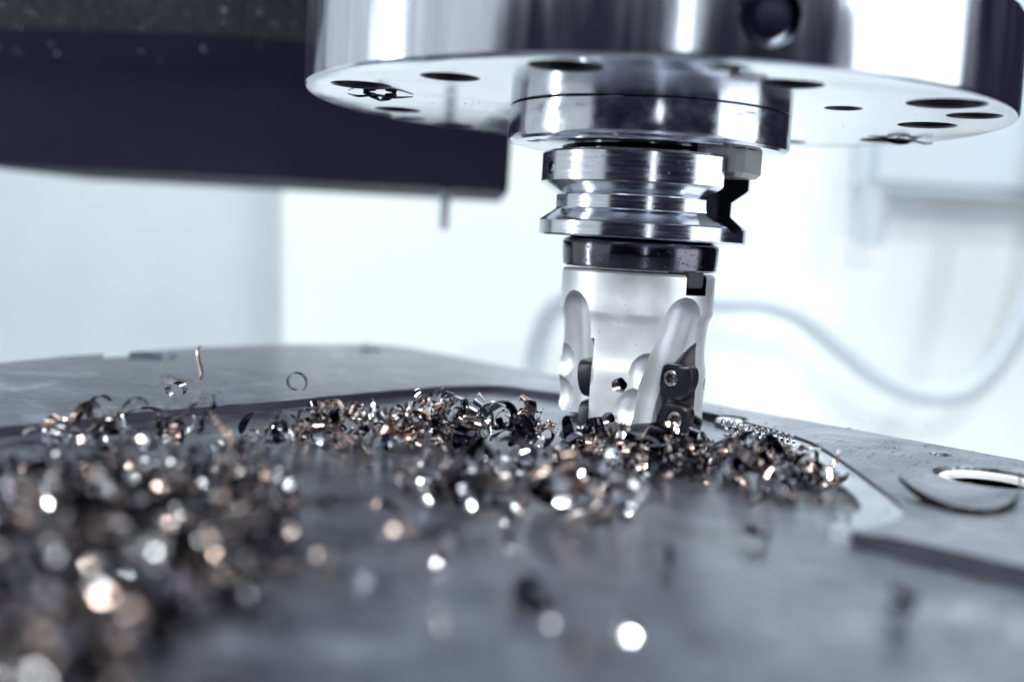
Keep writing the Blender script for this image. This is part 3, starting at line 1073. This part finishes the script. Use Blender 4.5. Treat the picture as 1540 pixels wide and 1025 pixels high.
for lab, lst in by_label.items():            # look-alikes in the same spot are told apart by their distance
    if len(lst) > 1:
        lst.sort(key=lambda q: q[0])
        wl = ['nearest', 'farther'] if len(lst) == 2 else ['nearest', 'second-nearest', 'third-nearest', 'fourth-nearest', 'fifth-nearest', 'sixth-nearest'][:len(lst)]
        for wd_, (d_, o_) in zip(wl, lst):
            ws = [q for q in lab.split() if q not in ('large', 'small')]
            o_['label'] = ' '.join([wd_] + ws)
vs, fs, mi = [], [], []
for c in mass:
    v, f = PROTO[c['proto']][2], PROTO[c['proto']][3]
    fs += [tuple(i + len(vs) for i in q) for q in f]
    mi += [list(CHIP_MATS).index(c['colour'])] * len(f)
    vs += [tuple(c['mm'] @ Vector(p)) for p in v]
me = mesh_from(vs, fs)
for mt in CHIP_MATS.values():
    me.materials.append(mt)
me.polygons.foreach_set('material_index', mi)
o = obj('metal_shavings', me, None, None, 40)
tag(o, 'mass of small curled metal shavings filling the heaps', 'shavings', kind='stuff')


# chips with a shape of their own -------------------------------------------------
def own_chip(vf, colour, label, group='stray chips on the plate', angle=40):
    o = obj('metal_chip', mesh_from(*vf), CHIP_MATS[colour], None, angle)
    tag(o, label, 'metal chip', group)
    return o


def strip(pts, wdirs, width, thick=0.22):
    """flat strip along a path; wdirs: width directions"""
    pts = [Vector(p) for p in pts]
    vs, fs = [], []
    n = len(pts)
    for i, p in enumerate(pts):
        tg = (pts[min(i + 1, n - 1)] - pts[max(i - 1, 0)]).normalized()
        wd = Vector(wdirs[i] if isinstance(wdirs, list) else wdirs)
        wd = (wd - tg * wd.dot(tg)).normalized()
        nd = tg.cross(wd)
        ww = width * (0.3 + 0.7 * min(1, 4 * min(i, n - 1 - i) / n + 0.15))
        for sw, sn in ((-1, -1), (1, -1), (1, 1), (-1, 1)):
            vs.append(tuple(p + wd * ww * 0.5 * sw + nd * thick * 0.5 * sn))
    for i in range(n - 1):
        for k in range(4):
            k2 = (k + 1) % 4
            fs.append((i * 4 + k, i * 4 + k2, i * 4 + 4 + k2, i * 4 + 4 + k))
    fs += [(0, 1, 2, 3), tuple(range(n * 4 - 4, n * 4))]
    return vs, fs


# long wire-like chip by the ringed hole
own_chip(strip(spline([(63, -84, 5.2), (64.5, -90, 4.0), (67, -97, 3.1), (71, -103.5, 2.9), (76, -104, 2.8), (81, -100, 2.9), (87, -90, 3.4), (91, -80, 4.6), (93.5, -72, 6.4)], 6), (0.2, 0.2, 1), 1.7, 0.35),
         'near-black', 'long dark wiry chip bent in a U beside the ringed hole')
# upright wire at the far left
own_chip(strip(spline([(-155, 7, 3.2), (-152, 5, 3.6), (-148, 3, 3.0), (-143, 2, 2.9), (-140, 3, 3.4), (-139.4, 3.2, 6), (-140.6, 3.4, 10), (-141, 3.5, 13.2), (-140.2, 3.5, 14.6)], 6), (0.5, 1, 0.1), 1.0, 0.3),
         'coppery', 'bent wire-like coppery chip standing upright on the far plate')
# hoop behind the heap
own_chip(strip([(-104.8 + 3.4 * math.cos(a) * (1 - 0.04 * a), -6 + 0.25 * a, 6.2 + 3.2 * math.sin(a) * (1 - 0.04 * a)) for a in [(-0.8 + 5.6 * k / 30) for k in range(31)]], (0.1, 1, 0.2), 1.3),
         'near-black', 'dark hoop-shaped chip standing on the far plate behind the heap')
# small folded loop
own_chip(strip([(-133.6 + 2.9 * math.cos(a), -31.5 + 1.2 * math.sin(a * 0.5), 4.9 + 2.0 * math.sin(a)) for a in [(-0.6 + 5.0 * k / 18) for k in range(19)]], (0.35, 0.9, 0.2), 2.6),
         'steel grey', 'small bright folded loop of chip alone on the far plate')
# big hook rising at the left
own_chip(strip([(-130.5 + 4.3 * math.cos(a), -82 + 1.2 * (a - 3), 5.6 + 4.6 * math.sin(a)) for a in [(0.9 + 4.2 * k / 26) for k in range(27)]], (0.25, 1, 0.1), 2.2, 0.26),
         'dark bronze', 'tall dark bronze hook-shaped chip rising at the far left patch')
# arch next to the hook
own_chip(strip([(-120 + 6.4 * math.cos(a), -82 + 1.6 * math.sin(2 * a), 1.4 + 6.2 * math.sin(a)) for a in [(0.1 + 2.9 * k / 22) for k in range(23)]], (0.3, 1, 0.1), 2.2, 0.26),
         'dark bronze', 'dark bronze arched chip standing next to the tall hook')
# tight serrated spring under the right rim
pts = []
for k in range(150):
    a = k / 150 * 13 * 2 * math.pi
    f = k / 150
    pts.append((28 + 19 * f + 0 * a, -8 - 22 * f + 1.5 * math.cos(a), 3.0 + 1.7 * math.sin(a)))
own_chip(tube(pts, 0.42, 5), 'steel grey', 'long tight spring-shaped chip along the pocket step right of the cutter', angle=60)
# swarf clinging to the underside of the flange
v1, f1 = strip(spline([(-88, -22, 94.5), (-84, -24.5, 93.6), (-79, -25.5, 94.0), (-74, -24, 93.7), (-69, -20, 94.6)], 6), (0, 0.3, 1), 0.7)
v2, f2 = strip([(-82.5, -25, 94.8), (-79.6, -25.2, 93.9), (-77.6, -24.8, 92.6), (-75.6, -24.4, 93.7), (-73.0, -24, 94.7)], (1, 0.5, 0), 2.4, 0.4)
own_chip((v1 + v2, f1 + [tuple(i + len(v1) for i in q) for q in f2]), 'near-black', 'dark pointed swarf hanging from the flange beside a bolt hole at its left', 'swarf on the flange')
v1, f1 = strip(spline([(72, 37, 94.4), (77, 36, 94.5), (82, 35.5, 93.7), (86, 36, 94.6), (90, 37.5, 94.0), (93, 38, 94.3)], 6), (0, 0.5, 1), 0.7)
v2, f2 = strip(spline([(78, 36, 93.8), (82, 35.4, 93.2), (85, 36, 94.0), (81, 36.6, 94.5)], 5), (0.1, 0.8, 0.4), 0.8)
own_chip((v1 + v2, f1 + [tuple(i + len(v1) for i in q) for q in f2]), 'near-black', 'tangled dark swarf clinging to the far right edge of the flange', 'swarf on the flange')

# coolant drops on the bare land right of the cutter
rnd = random.Random(8)
vs, fs = [], []
k = 0
while k < 150:
    x, y = rnd.uniform(30, 120), rnd.uniform(-80, 40)
    if not inpoly(x, y, land_poly) or (x - 91) ** 2 + (y + 58.5) ** 2 < 220 or (x - 31.8) ** 2 + (y - 11.8) ** 2 < 60:
        continue
    r = 0.22 + 0.55 * rnd.random() ** 3
    v, f = ball(r, (x, y, 2.5 + r * 0.2), 10, 6, 0.5)
    fs += [tuple(i + len(vs) for i in q) for q in f]
    vs += v
    k += 1
o = obj('coolant_droplets', mesh_from(vs, fs), M['drop'], None, 80)
tag(o, 'tiny clear coolant droplets on the plate right of the cutter', 'droplets', kind='stuff')

# drops clinging to the black collar and the holder rim
rnd = random.Random(21)
vs, fs = [], []
for k in range(120):
    if k < 80:
        az, z, rr = rnd.choice((rnd.gauss(-36, 7), rnd.gauss(8, 10), rnd.gauss(34, 9))), rnd.uniform(49.5, 55.8), 23.85
    else:
        az, z, rr = rnd.choice((rnd.gauss(-36, 8), rnd.gauss(25, 12))), rnd.uniform(74.5, 81), 31.5
    a = R_(az)
    r = 0.10 + 0.22 * rnd.random() ** 2
    v, f = ball(r, (rr * math.sin(a), -rr * math.cos(a), z), 8, 6)
    fs += [tuple(i + len(vs) for i in q) for q in f]
    vs += v
o = obj('clinging_droplets', mesh_from(vs, fs), M['drop'], None, 80)
tag(o, 'tiny clear coolant droplets clinging to the collar and holder rim', 'droplets', kind='stuff')

# fine metal dust: flat flakes on the plate, a few stuck under the flange
vs, fs = [], []
def flake(x, y, z, r):
    a0, n = rnd.uniform(0, 6.28), rnd.choice((3, 4, 5))
    b = len(vs)
    for k in range(n):
        a = a0 + 2 * math.pi * k / n
        q = r * rnd.uniform(0.5, 1.2)
        vs.append((x + q * math.cos(a), y + q * math.sin(a), z + rnd.uniform(0, 0.5) * r))
    vs.append((x, y, z + 0.5 * r))
    for k in range(n):
        fs.append((b + k, b + (k + 1) % n, b + n))
k = 0
while k < 900:
    x, y = rnd.uniform(-160, 110), rnd.uniform(-215, 60)
    px = to_px((x, y, 0))
    if not (0 < px[0] < 1540 and px[1] < 1040) or math.hypot(x, y) < 24:
        continue
    onl = inpoly(x, y, land_poly)
    if onl and rnd.random() < 0.7:
        continue
    flake(x, y, (2.5 if onl else 1.62 if inpoly(x, y, ledge) else 0.0) + 0.02, 0.12 + 0.45 * rnd.random() ** 3)
    k += 1
for k in range(90):
    cx, cy = rnd.choice(((-52, -8), (62, 8)))
    flake(cx + rnd.gauss(0, 9), cy + rnd.gauss(0, 13), 94.75, 0.08 + 0.3 * rnd.random() ** 3)
o = obj('metal_dust', mesh_from(vs, fs), CHIP_MATS['dark bronze'], None, 40)
tag(o, 'fine metal dust scattered over the plate and flange', 'dust', kind='stuff')
